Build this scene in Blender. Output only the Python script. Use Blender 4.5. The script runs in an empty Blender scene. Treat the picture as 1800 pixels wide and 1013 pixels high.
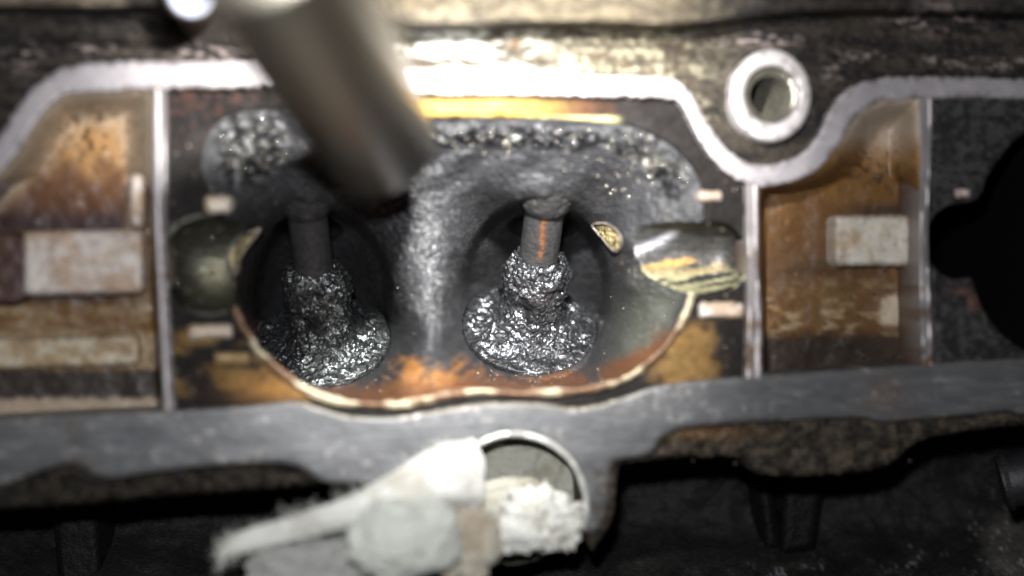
import bpy, bmesh, math
import numpy as np
from mathutils import Vector, Matrix, Euler

# ------------------------------------------------------------------ camera, world, lights
K = 7.5e-5                       # metres per photo pixel on the flange face (135 mm across the frame)
F = 2000.0                       # focal length in photo pixels
H = 2000.0
YAW = math.radians(5.0)
CAM = np.array([-H*math.tan(YAW), 0.0, H])
cy_, sy_ = math.cos(YAW), math.sin(YAW)

scene = bpy.context.scene
col = scene.collection

def ray(u, v):
    u = np.asarray(u, float); v = np.asarray(v, float)
    x, y = u-900.0, 506.5-v
    return np.stack([x*cy_ + F*sy_, y + 0*x, x*sy_ - F*cy_], -1)

def P(u, v, z):
    """world point (metres) on the plane z (pixel units) seen at photo pixel u,v"""
    d = ray(u, v)
    t = (np.asarray(z, float) - CAM[2]) / d[..., 2]
    return (CAM + d*t[..., None]) * K

def S(u, v, z):
    d = ray(u, v)
    return float((z - CAM[2]) / d[2])

camd = bpy.data.cameras.new('camera'); cam = bpy.data.objects.new('camera', camd); col.objects.link(cam)
cam.location = Vector(CAM*K); cam.rotation_euler = (0, -YAW, 0)
camd.sensor_width = 36; camd.lens = 36*F/1800.0
camd.clip_start = 0.005; camd.clip_end = 20
camd.dof.use_dof = True
camd.dof.focus_distance = 2345*K
camd.dof.aperture_fstop = 5.4
camd.dof.aperture_blades = 0
scene.camera = cam

w = bpy.data.worlds.new('World'); scene.world = w; w.use_nodes = True
bg = w.node_tree.nodes['Background']; bg.inputs[0].default_value = (0.8, 0.85, 1, 1); bg.inputs[1].default_value = 0.02

def lamp(name, kind, u, v, z, power, colr, size, target=None, spot=None):
    l = bpy.data.lights.new(name, kind); l.energy = power; l.color = colr
    if kind in ('POINT', 'SPOT'): l.shadow_soft_size = size*K
    o = bpy.data.objects.new(name, l); col.objects.link(o)
    p = Vector(P(u, v, z)); o.location = p
    if target is not None:
        o.rotation_euler = (Vector(P(*target))-p).to_track_quat('-Z', 'Y').to_euler()
    if spot:
        l.spot_size = math.radians(spot[0]); l.spot_blend = spot[1]
    return o
torch = lamp('torch_light', 'SPOT', 850, 120, 1200, 2.9, (1.0, 0.985, 0.95), 45, None, (62, 1.0))
tp = P(842, -40, 0); torch.location = (tp[0], tp[1], 1200*K)
torch.rotation_euler = (Vector(P(805, 190, 0))-torch.location).to_track_quat('-Z', 'Y').to_euler()
flash = lamp('phone_light', 'POINT', 760, 330, 1900, 0.8, (0.97, 0.98, 1.0), 40)
flash.location = Vector((CAM+np.array([-40.0, 220.0, -60.0]))*K)

vs = scene.view_settings
vs.view_transform = 'Standard'; vs.look = 'None'; vs.exposure = 0; vs.gamma = 1; vs.use_curve_mapping = False
scene.render.engine = 'CYCLES'
scene.cycles.use_denoising = True
scene.cycles.max_bounces = 6
scene.cycles.sample_clamp_indirect = 4
scene.cycles.use_adaptive_sampling = False

# ------------------------------------------------------------------ noise
def _h(*a):
    n = np.zeros(np.broadcast(*a).shape, np.uint32) + np.uint32(2166136261)
    for q in a:
        n = (n ^ (np.asarray(q).astype(np.int64) & 0xffffffff).astype(np.uint32)) * np.uint32(16777619)
        n ^= n >> np.uint32(13); n = n * np.uint32(0x5bd1e995); n ^= n >> np.uint32(15)
    return n.astype(np.float64) / 4294967295.0

def vn(p, seed=0):
    """value noise 0..1, p: tuple of coordinate arrays"""
    p = [np.asarray(q, float) for q in p]
    i = [np.floor(q).astype(np.int64) for q in p]
    f = [q-k for q, k in zip(p, i)]
    f = [q*q*(3-2*q) for q in f]
    out = 0
    for c in range(2**len(p)):
        b = [(c >> k) & 1 for k in range(len(p))]
        wgt = 1
        for k in range(len(p)): wgt = wgt*(f[k] if b[k] else 1-f[k])
        out = out + wgt*_h(*([i[k]+b[k] for k in range(len(p))]+[np.int64(seed)]))
    return out

def fbm(p, seed=0, o=4):
    s, a, t = 0, 0.5, 0
    for k in range(o):
        s = s + a*vn([q*2**k for q in p], seed+k*17); t += a; a *= .5
    return s/t

def worley(p, seed=0):
    i = [np.floor(q).astype(np.int64) for q in p]
    best = np.full(np.broadcast(*p).shape, 9.0)
    n = len(p)
    for c in range(3**n):
        o = [(c//3**k) % 3-1 for k in range(n)]
        d = 0
        for k in range(n):
            d = d + (i[k]+o[k]+_h(*([i[j]+o[j] for j in range(n)]+[np.int64(seed*7+k)]))-p[k])**2
        best = np.minimum(best, d)
    return np.sqrt(best)

def ss(a, b, x):
    t = np.clip((x-a)/(b-a), 0, 1); return t*t*(3-2*t)
def blob(u, v, cx, cy, rx, ry):
    return np.exp(-((u-cx)/rx)**2-((v-cy)/ry)**2)
def mix(a, b, t):
    t = np.asarray(t)[..., None]; return np.asarray(a)*(1-t)+np.asarray(b)*t
def C(u, rgb):
    return np.zeros(np.shape(u)+(3,))+np.asarray(rgb, float)

# ------------------------------------------------------------------ materials
def nd(nt, t, **kw):
    n = nt.nodes.new(t)
    for k, v in kw.items(): setattr(n, k, v)
    return n

def material(name, colour=None, rough=0.5, metal=0.0, spec=0.5, bumps=(), var=0.0, varscale=900, coat=0.0, coat_rough=.1, sheen=0.0,
             emit=None, grain=None, rattr=True, mattr=False):
    """colour None: base colour and roughness come from the mesh's own stain attributes. bumps: (kind, scale 1/m, height m)"""
    m = bpy.data.materials.new(name); m.use_nodes = True; nt = m.node_tree
    b = nt.nodes['Principled BSDF']; L = nt.links.new
    tc = nd(nt, 'ShaderNodeTexCoord')
    if colour is None:
        a = nd(nt, 'ShaderNodeAttribute', attribute_name='stain'); src = a.outputs['Color']
        if rattr:
            r = nd(nt, 'ShaderNodeAttribute', attribute_name='gloss'); L(r.outputs['Fac'], b.inputs['Roughness'])
        else: b.inputs['Roughness'].default_value = rough
    else:
        c = nd(nt, 'ShaderNodeRGB'); c.outputs[0].default_value = (*colour, 1); src = c.outputs[0]
        b.inputs['Roughness'].default_value = rough
    if var:
        n = nd(nt, 'ShaderNodeTexNoise'); n.inputs['Scale'].default_value = varscale; n.inputs['Detail'].default_value = 6
        n.inputs['Roughness'].default_value = .65
        L(tc.outputs['Object'], n.inputs['Vector'])
        mr = nd(nt, 'ShaderNodeMapRange'); mr.inputs[1].default_value = .3; mr.inputs[2].default_value = .7
        mr.inputs[3].default_value = 1-var; mr.inputs[4].default_value = 1+var
        L(n.outputs['Fac'], mr.inputs[0])
        mx = nd(nt, 'ShaderNodeVectorMath', operation='SCALE'); L(src, mx.inputs[0]); L(mr.outputs[0], mx.inputs['Scale'])
        src = mx.outputs[0]
    L(src, b.inputs['Base Color'])
    b.inputs['Metallic'].default_value = metal
    if mattr:
        r = nd(nt, 'ShaderNodeAttribute', attribute_name='graphite_glint'); L(r.outputs['Fac'], b.inputs['Metallic'])
    b.inputs['Specular IOR Level'].default_value = spec
    b.inputs['Coat Weight'].default_value = coat; b.inputs['Coat Roughness'].default_value = coat_rough
    b.inputs['Sheen Weight'].default_value = sheen
    if emit:
        b.inputs['Emission Color'].default_value = (*emit[0], 1); b.inputs['Emission Strength'].default_value = emit[1]
    prev = None
    for kind, scale, hgt in bumps:
        vec = tc.outputs['Object']
        if kind == 'brush':
            mp = nd(nt, 'ShaderNodeMapping'); mp.inputs['Scale'].default_value = grain or (0.05, 1, 1)
            L(vec, mp.inputs[0]); vec = mp.outputs[0]
        if kind == 'vor':
            t = nd(nt, 'ShaderNodeTexVoronoi'); t.inputs['Scale'].default_value = scale; out = t.outputs['Distance']
        else:
            t = nd(nt, 'ShaderNodeTexNoise'); t.inputs['Scale'].default_value = scale; t.inputs['Detail'].default_value = 4
            out = t.outputs['Fac']
        L(vec, t.inputs['Vector'])
        bp = nd(nt, 'ShaderNodeBump'); bp.inputs['Distance'].default_value = hgt; bp.inputs['Strength'].default_value = 1
        L(out, bp.inputs['Height'])
        if prev: L(prev.outputs[0], bp.inputs['Normal'])
        prev = bp
    if prev: L(prev.outputs[0], b.inputs['Normal'])
    return m

M_face = material('machined_face', None, metal=.4, bumps=(('brush', 5000, .00005), ('noise', 4000, .00003)), var=.1, varscale=500, grain=(.08, 1, 1))
M_cast = material('sand_cast_grime', None, metal=.0, spec=.25, bumps=(('noise', 1500, .0004), ('noise', 6000, .00012)), var=.35, varscale=900)
M_grime = material('varnish_grime', None, metal=.0, spec=.3, bumps=(('noise', 1200, .00008),), var=.16, varscale=600)
M_plate = material('sooty_plate', None, spec=.12, bumps=(('noise', 1800, .0001),), var=.3, varscale=800)
M_port = material('port_carbon', None, spec=.28, mattr=True, bumps=(('noise', 2300, .00024), ('noise', 5500, .00006)), var=.25, varscale=2000)
M_carbon = material('wet_carbon', None, spec=.45, mattr=True, bumps=(('noise', 3000, .0002),), var=.25, varscale=2000)
M_oily = material('oily_bore', None, metal=.5, spec=.6, bumps=(('brush', 3000, .00004), ('noise', 900, .00015)), var=.3, varscale=700, grain=(.12, 1, 1), coat=.08, coat_rough=.25)
M_gold = material('gold_lip', None, metal=.6, spec=.7, bumps=(('noise', 3500, .00012),), var=.3, varscale=1500)
M_gum = material('gold_gum', None, metal=.5, spec=.8, bumps=(('noise', 3500, .0003),), var=.4, varscale=3000)
M_stem = material('stem_steel', None, metal=.3, spec=.5, bumps=(('noise', 3000, .00012),), var=.45, varscale=1500)
M_tube = material('black_tube', (.19, .175, .14), rough=.31, metal=.85, spec=.6, bumps=(('noise', 3000, .00002),), var=.15)
M_tubein = material('tube_bore', (.01, .01, .01), rough=.7)
M_lens = material('lamp_lens', (.8, .85, 1), rough=.2, emit=((.62, .7, 1.0), .95))
M_cloth = material('cotton_cloth', None, spec=.1, sheen=.3, bumps=(('noise', 1800, .00012), ('noise', 9000, .00006)), var=.1, varscale=1500)
M_fibre = material('cotton_fibre', (.72, .72, .66), rough=.9, spec=.1)
M_block = material('black_casting', None, spec=.15, bumps=(('noise', 2500, .0003),), var=.4, varscale=1200)
M_rubber = material('black_rubber', (.012, .012, .014), rough=.55, bumps=(('noise', 2000, .0001),), var=.2)
M_void = material('unlit_black', (.003, .003, .003), rough=.9, spec=.05)  # near-black colour stands for the unlit depth of the neighbouring port
M_bead = material('glint_bead', (.5, .47, .4), rough=.1, metal=.8, spec=1.0)

# ------------------------------------------------------------------ mesh helpers
def make(name, verts, faces, mat, parent=None, stain=None, gloss=None, sharp=40):
    me = bpy.data.meshes.new(name)
    verts = np.asarray(verts, float).reshape(-1, 3)
    me.from_pydata(verts.tolist(), [], faces if isinstance(faces, list) else faces.tolist())
    if stain is not None:
        a = me.attributes.new('stain', 'FLOAT_COLOR', 'POINT')
        c = np.ones((len(verts), 4), np.float32); c[:, :3] = np.asarray(stain).reshape(-1, 3)
        a.data.foreach_set('color', c.ravel())
        g = np.zeros(len(verts), np.float32)+(0.5 if gloss is None else np.asarray(gloss, float).reshape(-1) if np.ndim(gloss) else gloss)
        a = me.attributes.new('gloss', 'FLOAT', 'POINT'); a.data.foreach_set('value', g.astype(np.float32))
    me.validate(); me.shade_smooth()
    if sharp: me.set_sharp_from_angle(angle=math.radians(sharp))
    me.materials.append(mat)
    o = bpy.data.objects.new(name, me); col.objects.link(o)
    if parent is not None: o.parent = parent
    return o

def thing(name, label, cat, group=None):
    o = bpy.data.objects.new(name, None); col.objects.link(o)
    o.empty_display_size = .005
    o['label'] = label; o['category'] = cat
    if group: o['group'] = group
    return o

def smooth(pts, closed=True, n=6):
    """Catmull-Rom through the points"""
    p = np.asarray(pts, float)
    if closed: q = np.vstack([p[-1:], p, p[:2]]); m = len(p)
    else: q = np.vstack([2*p[:1]-p[1:2], p, 2*p[-1:]-p[-2:-1]]); m = len(p)-1
    out = []
    for k in range(m):
        a, b, c, d = q[k:k+4]
        for t in np.arange(n)/n:
            out.append(.5*((2*b)+(c-a)*t+(2*a-5*b+4*c-d)*t*t+(3*b-a-3*c+d)*t**3))
    if not closed: out.append(p[-1])
    return np.array(out)

def sdist(pts, poly):
    """signed distance (negative inside) and nearest point on the polygon"""
    poly = np.asarray(poly, float); best = np.full(len(pts), 1e18); near = np.zeros((len(pts), 2)); ins = np.zeros(len(pts), bool)
    x, y = pts[:, 0], pts[:, 1]
    for k in range(len(poly)):
        a, b = poly[k], poly[(k+1) % len(poly)]
        ab = b-a; L2 = max(ab@ab, 1e-12)
        t = np.clip(((pts-a)@ab)/L2, 0, 1); q = a+t[:, None]*ab
        d = ((pts-q)**2).sum(1); m = d < best
        best[m] = d[m]; near[m] = q[m]
        c = ((a[1] > y) != (b[1] > y))
        if abs(b[1]-a[1]) > 1e-12: ins ^= c & (x < (b[0]-a[0])*(y-a[1])/(b[1]-a[1])+a[0])
    d = np.sqrt(best); return np.where(ins, -d, d), near

def slab(name, outline, ztop, depth, colour, mat, parent=None, holes=(), step=4, edge=4, edge_drop=3, gloss=.5, jag=0, seed=0, skirt_stain=None):
    """a plate with thickness: outline and holes in photo pixels of its face, ztop(u,v) height, side walls going straight down"""
    outline = np.asarray(outline, float)
    lo, hi = outline.min(0)-step, outline.max(0)+step
    us = np.arange(lo[0], hi[0]+step, step); vs_ = np.arange(lo[1], hi[1]+step, step)
    U, V = np.meshgrid(us, vs_); pts = np.stack([U.ravel(), V.ravel()], 1)
    sd, near = sdist(pts, outline)
    for h in holes:
        s2, n2 = sdist(pts, h); s2 = -s2
        m = s2 > sd; sd = np.where(m, s2, sd); near[m] = n2[m]
    keep = sd < .75*step
    snap = (sd > -.35*step) & keep
    pts[snap] = near[snap]
    if jag:
        jj = (fbm((pts[:, 0]/7, pts[:, 1]/7), seed+5, 3)-.5)*jag
        g = np.zeros_like(pts); g[:, 1] = jj
        pts = pts+g*np.clip(1+sd/(3*step), 0, 1)[:, None]
    u, v = pts[:, 0], pts[:, 1]
    z = (ztop(u, v) if callable(ztop) else np.zeros(len(u))+ztop)
    z = z - edge_drop*np.clip(1+np.minimum(sd, 0)/edge, 0, 1)**2
    X = P(u, v, z)
    nx = len(us); idx = np.arange(len(u)).reshape(len(vs_), nx)
    q = np.stack([idx[:-1, :-1], idx[1:, :-1], idx[1:, 1:], idx[:-1, 1:]], -1).reshape(-1, 4)
    q = q[keep[q].all(1)]
    used = np.unique(q); remap = np.full(len(u), -1); remap[used] = np.arange(len(used))
    q = remap[q]; X = X[used]; u, v, sd = u[used], v[used], sd[used]
    cl = colour(u, v, sd) if callable(colour) else C(u, colour)
    gl = gloss(u, v) if callable(gloss) else np.zeros(len(u))+gloss
    # side walls
    e = np.concatenate([q[:, [0, 1]], q[:, [1, 2]], q[:, [2, 3]], q[:, [3, 0]]])
    key = np.sort(e, 1); _, inv, cnt = np.unique(key[:, 0]*len(X)+key[:, 1], return_inverse=True, return_counts=True)
    be = e[cnt[inv] == 1]
    bv = np.unique(be); r2 = np.full(len(X), -1); r2[bv] = np.arange(len(bv))+len(X)
    low = X[bv].copy(); low[:, 2] -= depth*K
    side = np.stack([be[:, 1], be[:, 0], r2[be[:, 0]], r2[be[:, 1]]], 1)
    X = np.vstack([X, low]); cl = np.vstack([cl, cl[bv] if skirt_stain is None else C(bv, skirt_stain)]); gl = np.concatenate([gl, gl[bv]])
    return make(name, X, np.vstack([q, side]), mat, parent, cl, gl)

def tube_along(pts, rad, nseg=10, flat=1.0, closed=False, noise=0, seed=0, nscale=8):
    """swept tube through world points (pixel units*K); rad per point in px"""
    pts = np.asarray(pts); n = len(pts); rad = np.zeros(n)+rad
    T = np.gradient(pts, axis=0)
    if closed: T = np.roll(pts, -1, 0)-np.roll(pts, 1, 0)
    T /= np.linalg.norm(T, axis=1)[:, None]+1e-15
    up = np.array([0, 0, 1.0]); A = np.cross(T, up); A /= np.linalg.norm(A, axis=1)[:, None]+1e-12
    B = np.cross(A, T)
    th = np.arange(nseg)*2*math.pi/nseg
    r = rad[:, None]*K*np.ones((n, nseg))
    if noise: 
        r = r*(1+noise*(vn((np.arange(n)[:, None]/nscale*np.ones((1, nseg)), th[None]*1.3*np.ones((n, 1))), seed)-.5))
    X = pts[:, None]+A[:, None]*(np.cos(th)[None, :, None]*r[..., None])+B[:, None]*(np.sin(th)[None, :, None]*r[..., None]*flat)
    f = []
    for i in range(n if closed else n-1):
        for j in range(nseg):
            a, b = i*nseg+j, i*nseg+(j+1) % nseg; i2 = (i+1) % n
            f.append([a, b, i2*nseg+(j+1) % nseg, i2*nseg+j])
    if not closed:
        f.append(list(range(nseg))[::-1]); f.append([(n-1)*nseg+j for j in range(nseg)])
    return X.reshape(-1, 3), f

def frame(axis):
    a = np.asarray(axis, float); a /= np.linalg.norm(a)
    x = np.cross(a, [0, 0, 1.0]); 
    if np.linalg.norm(x) < 1e-6: x = np.array([1.0, 0, 0])
    x /= np.linalg.norm(x); y = np.cross(a, x)      # y leans away from / towards the lens
    return a, x, y

def lathe(origin, axis, prof, nseg=96, dt=None, cap0=False, cap1=False, disp=None, scale=1.0):
    """turned shape; profile [(r,t)] in px; returns verts, faces, (theta, t, r)"""
    a, x, y = frame(axis)
    pr = np.asarray(prof, float)
    if dt:
        L = np.concatenate([[0], np.cumsum(np.hypot(*np.diff(pr, axis=0).T))])
        s = np.linspace(0, L[-1], max(2, int(L[-1]/dt)+1)); pr = np.stack([np.interp(s, L, pr[:, 0]), np.interp(s, L, pr[:, 1])], 1)
    n = len(pr); th = np.arange(nseg)*2*math.pi/nseg
    R = pr[:, 0][:, None]*np.ones((1, nseg)); T = pr[:, 1][:, None]*np.ones((1, nseg)); TH = th[None]*np.ones((n, 1))
    dr = np.gradient(pr[:, 0]); dtv = np.gradient(pr[:, 1]); ln = np.hypot(dr, dtv)+1e-9
    nr, ntt = (dtv/ln)[:, None], (-dr/ln)[:, None]
    if disp is not None:
        d = disp(R*np.cos(TH), R*np.sin(TH), T, TH)
        R2, T2 = R+nr*d, T+ntt*d
    else: R2, T2 = R, T
    X = np.asarray(origin)+K*scale*(a*T2[..., None]+x*(R2*np.cos(TH))[..., None]+y*(R2*np.sin(TH))[..., None])
    i = np.arange(n*nseg).reshape(n, nseg); j = np.roll(i, -1, 1)
    q = np.stack([i[:-1], j[:-1], j[1:], i[1:]], -1).reshape(-1, 4).tolist()
    if cap0: q.append(list(range(nseg))[::-1])
    if cap1: q.append([(n-1)*nseg+k for k in range(nseg)])
    return X.reshape(-1, 3), q, (TH, T, R)

def lump(center, rad, rot=(0, 0, 0), n=70, disp=None):
    """a closed rounded mass, radii in px, pushed in and out by disp(unit vector)"""
    th = np.linspace(0, math.pi, n); ph = np.arange(2*n)*math.pi/n
    T, F_ = np.meshgrid(th, ph, indexing='ij')
    D = np.stack([np.sin(T)*np.cos(F_), np.sin(T)*np.sin(F_), np.cos(T)], -1)
    r = 1+(disp(D) if disp else 0)
    X = D*np.asarray(rad)*r[..., None]
    R = np.array(Euler(rot).to_matrix()); X = X@R.T
    X = np.asarray(center)+X*K
    i = np.arange(n*2*n).reshape(n, 2*n); j = np.roll(i, -1, 1)
    q = np.stack([i[:-1], i[1:], j[1:], j[:-1]], -1).reshape(-1, 4)
    return X.reshape(-1, 3), q, D.reshape(-1, 3)

def rect(u0, v0, u1, v1, r=8, tilt=0):
    o = []
    for (cx, cy, a0) in ((u1-r, v1-r, 0), (u0+r, v1-r, 90), (u0+r, v0+r, 180), (u1-r, v0+r, 270)):
        for a in np.radians(a0+np.arange(0, 91, 15)): o.append((cx+r*math.cos(a), cy+r*math.sin(a)))
    o = np.array(o); c = o.mean(0); o[:, 1] += (o[:, 0]-c[0])*tilt
    return o
def circ(cx, cy, rx, ry=None, n=64):
    a = np.arange(n)*2*math.pi/n; return np.stack([cx+rx*np.cos(a), cy+(ry or rx)*np.sin(a)], 1)

# ------------------------------------------------------------------ outlines traced on the flange face
BAND_OUT = [(-90, 330), (-40, 285), (0, 238), (32, 188), (68, 147), (110, 121), (180, 110), (270, 108), (430, 108), (600, 114), (770, 122), (900, 126), (1000, 130), (1100, 134),
            (1175, 137), (1205, 154), (1226, 186), (1246, 222), (1276, 260), (1310, 284), (1346, 291), (1386, 282), (1420, 262), (1441, 235),
            (1456, 202), (1476, 170), (1505, 149), (1540, 138), (1620, 135), (1800, 139), (1890, 141)]
BAND_IN = [(1890, 176), (1800, 173), (1640, 172), (1560, 176), (1532, 184), (1508, 202), (1488, 232), (1462, 272), (1431, 302), (1390, 320), (1340, 327), (1300, 317),
           (1264, 292), (1234, 252), (1214, 212), (1196, 183), (1170, 172), (1000, 168), (765, 165), (600, 159), (440, 154), (290, 155), (265, 157), (135, 162), (96, 176), (62, 214), (32, 264), (0, 304), (-90, 420)]
MOUTH_PTS = [(415, 545), (430, 580), (460, 622), (500, 660), (550, 690), (610, 709), (680, 712), (740, 705), (800, 693), (860, 689), (920, 692), (1000, 688), (1060, 679),
             (1110, 660), (1150, 630), (1185, 590), (1206, 550), (1217, 515), (1226, 460), (1234, 400), (1236, 350), (1222, 305), (1180, 258), (1110, 224), (1040, 214), (960, 209), (860, 207), (740, 205),
             (600, 200), (500, 195), (420, 200), (375, 225), (356, 275), (365, 325), (390, 365), (405, 410), (408, 480)]
MOUTH = smooth(MOUTH_PTS, True, 5)
GROOVE_L = smooth([(290, 455), (294, 420), (312, 395), (345, 382), (390, 384), (425, 396), (460, 410), (460, 500), (430, 530), (400, 545), (365, 551), (330, 541), (303, 512), (292, 480)], True, 4)
GROOVE_R = smooth([(1090, 410), (1130, 398), (1190, 390), (1250, 392), (1290, 402), (1310, 432), (1312, 465), (1300, 495), (1265, 512), (1220, 515), (1170, 505), (1110, 480), (1085, 450)], True, 4)

head = thing('cylinder_head', 'aluminium cylinder head with carbon-coated twin intake port and stained pockets', 'cylinder head')

# ------------------------------------------------------------------ upper casting above the sealing face
def up_z(u, v):
    e = 15+32*ss(600, 740, u)*(1-ss(1150, 1480, u))+10*ss(1300, 1500, u)+3*np.sin(u/90)
    z = -38+105*ss(e+9, e-9, v)+16*(fbm((u/45, v/22), 3, 4)-.5)+9*(fbm((u/9, v/9), 4, 3)-.5)
    z += 30*ss(120, 55, v)*(1-ss(1180, 1260, u))*ss(660, 740, u)
    z += 28*blob(u, v, 1355, 168, 120, 110)
    z -= 30*ss(60, 95, v)*blob(u, v, 200, 70, 260, 40)
    return z
def up_c(u, v, sd):
    n = fbm((u/38, v/14), 11, 5); n2 = fbm((u/10, v/8), 12, 4)
    c = mix((.014, .012, .012), (.045, .038, .032), ss(.45, .75, n2))
    mid = ss(620, 720, u)*(1-ss(1130, 1330, u+60*(n-.5)))
    tan = mix((.13, .11, .07), (.28, .25, .18), ss(.4, .65, n2)); tan = mix(tan, (.78, .77, .7), blob(u, v, 790, 100, 130, 55)); tan = mix(tan, (.09, .07, .045), ss(.52, .68, n))  # pale blob paints the torch's hot spot into the casting colour
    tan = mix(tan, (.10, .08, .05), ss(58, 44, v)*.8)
    c = mix(c, tan, mid*(.35+.65*ss(.25, .5, n2)))
    c = mix(c, mix((.16, .12, .08), (.30, .25, .19), n2), ss(18, 8, v)*(1-ss(200, 235, u)))
    c = mix(c, (.30, .12, .02), blob(u, v, 905, 78, 7, 11))
    c = mix(c, (.05, .04, .03), ss(.52, .62, fbm((u/60, v/10), 15, 4))*.7)
    scuff = ss(.5, .62, fbm((u/14, v/6), 16, 4))
    for (a, b, rx, ry) in ((1340, 70, 60, 12), (1525, 100, 40, 9), (1650, 105, 25, 8), (1760, 112, 80, 10), (1465, 120, 18, 22), (1640, 30, 70, 25), (160, 90, 40, 14), (360, 95, 60, 14), (40, 100, 30, 22)):
        c = mix(c, (.32, .26, .25), scuff*blob(u, v, a, b, rx, ry))
    return c
up_out = [(-110, -120), (1910, -120), (1910, 165)] + [(u, v+14) for u, v in BAND_OUT[::-1]] + [(-110, 340)]
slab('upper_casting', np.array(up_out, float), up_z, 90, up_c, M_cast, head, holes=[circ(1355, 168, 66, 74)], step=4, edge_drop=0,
     gloss=lambda u, v: .5+.3*fbm((u/25, v/25), 7, 3))

# threaded bolt hole
def boss_c(u, v, sd):
    return mix((.62, .58, .58), (.3, .27, .25), ss(.55, .75, fbm((u/12, v/12), 21, 4)))
boss = slab('bolt_boss', circ(1354, 168, 71, 81, 90), lambda u, v: 14+2*fbm((u/20, v/20), 8, 3), 110, boss_c, M_face, head,
            holes=[circ(1356, 167, 48, 50, 72)], step=3, edge=5, edge_drop=5, gloss=.42, jag=2)
bc = P(1356, 167, 6); bs = S(1356, 167, 6)
prof = []
for k in range(0, 300, 2):
    prof.append((48.5-(13 if k > 6 else 0)+13*abs(((k/24.0) % 1)-.5)*2*(k > 6), -k))
X, f, (TH, T, R) = lathe(bc, (0, 0, 1), prof, 72, scale=bs)
make('thread', X, f, M_oily, boss, C(TH, (.16, .15, .12)), .24)
X, f, (TH, T, R) = lathe(bc, (0, 0, 1), [(47, -296), (2, -305)], 48, scale=bs, cap1=True)
make('hole_floor', X, f, M_cast, boss, C(TH, (.012, .011, .01)), .6)

# ------------------------------------------------------------------ pale sealing face
def band_c(u, v, sd):
    n = fbm((u/30, v/30), 31, 4); n2 = fbm((u/9, v/9), 32, 4)
    c = mix((.30, .28, .297), (.43, .40, .42), n)
    c = mix(c, (.16, .13, .12), ss(.5, .66, n2)*ss(-16, -2, sd)*.85)
    c = mix(c, (.3, .28, .28), ss(.6, .7, fbm((u/60, v/4), 34, 3))*.5)
    return mix(c, (.42, .38, .36), ss(.6, .72, n)*.4)
band = np.vstack([smooth(BAND_OUT, False, 5), smooth(BAND_IN, False, 5)])
slab('sealing_face', band, 0, 90, band_c, M_face, head, step=3, edge=3, edge_drop=2, jag=8, gloss=lambda u, v: .42+.25*fbm((u/14, v/14), 33, 4), seed=3)

# ------------------------------------------------------------------ lower flange with bore
BORE = (905, 888)
LOW_TOP = [(-90, 742), (0, 736), (150, 728), (300, 722), (440, 714), (520, 706), (560, 716), (615, 731), (690, 733), (760, 722), (830, 711), (900, 707), (960, 709), (1003, 716), (1050, 711), (1100, 697), (1145, 682),
           (1200, 673), (1320, 662), (1640, 640), (1900, 625)]
LOW_BOT = [(1900, 735), (1790, 728), (1772, 722), (1560, 741), (1500, 733), (1240, 747), (1168, 766), (1142, 798), (1078, 812), (1074, 850), (1066, 905), (1050, 934), (1024, 934), (980, 900), (830, 900), (760, 905), (728, 890), (690, 858),
           (620, 852), (565, 846), (520, 818), (440, 815), (300, 826), (185, 840), (130, 816), (60, 832), (0, 855), (-90, 872)]
low = np.vstack([smooth(LOW_TOP, False, 4), smooth(LOW_BOT, False, 3)])
def low_c(u, v, sd):
    n = fbm((u/70, v/18), 41, 4); n2 = fbm((u/12, v/10), 42, 4)
    c = mix((.085, .088, .092), (.15, .15, .156), n)
    c = mix(c, (.06, .05, .04), ss(1036, 1050, u)*ss(818, 835, v)*ss(.3, .5, n2))
    c = mix(c, (.12, .085, .06), blob(u, v, 130, 745, 16, 30)*ss(.35, .55, n2))
    c = mix(c, (.11, .075, .05), blob(u, v, 130, 825, 35, 18)*ss(.35, .55, n2))
    c = mix(c, (.13, .1, .08), blob(u, v, 1555, 700, 40, 40)*ss(.3, .6, n2))
    c = mix(c, (.14, .13, .11), ss(-10, -2, sd)*ss(.45, .6, n2)*.8)
    c = mix(c, (.07, .06, .045), ss(-12, -3, sd)*ss(745, 730, v)*ss(500, 540, u)*ss(1150, 1080, u))  # edge beside the lip darkened in colour to dim its torch reflection
    c = mix(c, (.07, .068, .066), ss(.56, .7, fbm((u/120, (v+u*.055)/3.5), 45, 3))*.3); c = mix(c, (.30, .30, .30), ss(.62, .72, fbm((u/140, (v+u*.055)/2.5), 46, 3))*.25)
    c = mix(c, (.36, .35, .33), ss(.62, .72, n2)*.5*ss(.5, .6, n))
    return c
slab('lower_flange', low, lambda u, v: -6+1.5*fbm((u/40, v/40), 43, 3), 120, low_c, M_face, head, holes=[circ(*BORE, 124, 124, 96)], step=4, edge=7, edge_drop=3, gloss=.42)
a = np.linspace(-3.35, .34, 90)
rim = P(BORE[0]+125*np.cos(a), BORE[1]+125*np.sin(a), -5)
X, f = tube_along(rim, 5, 8, noise=.3, nscale=3)
make('bore_rim', X, f, M_face, head, C(X[:, 0], (.62, .62, .58)), .35)
X, f, (TH, T, R) = lathe(P(*BORE, -40), (0, 0, 1), [(123, -60), (123, -420), (2, -430)], 72, scale=1.0)
make('bore_wall', X, f, M_cast, head, C(TH, (.10, .095, .08)), .5)

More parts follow.
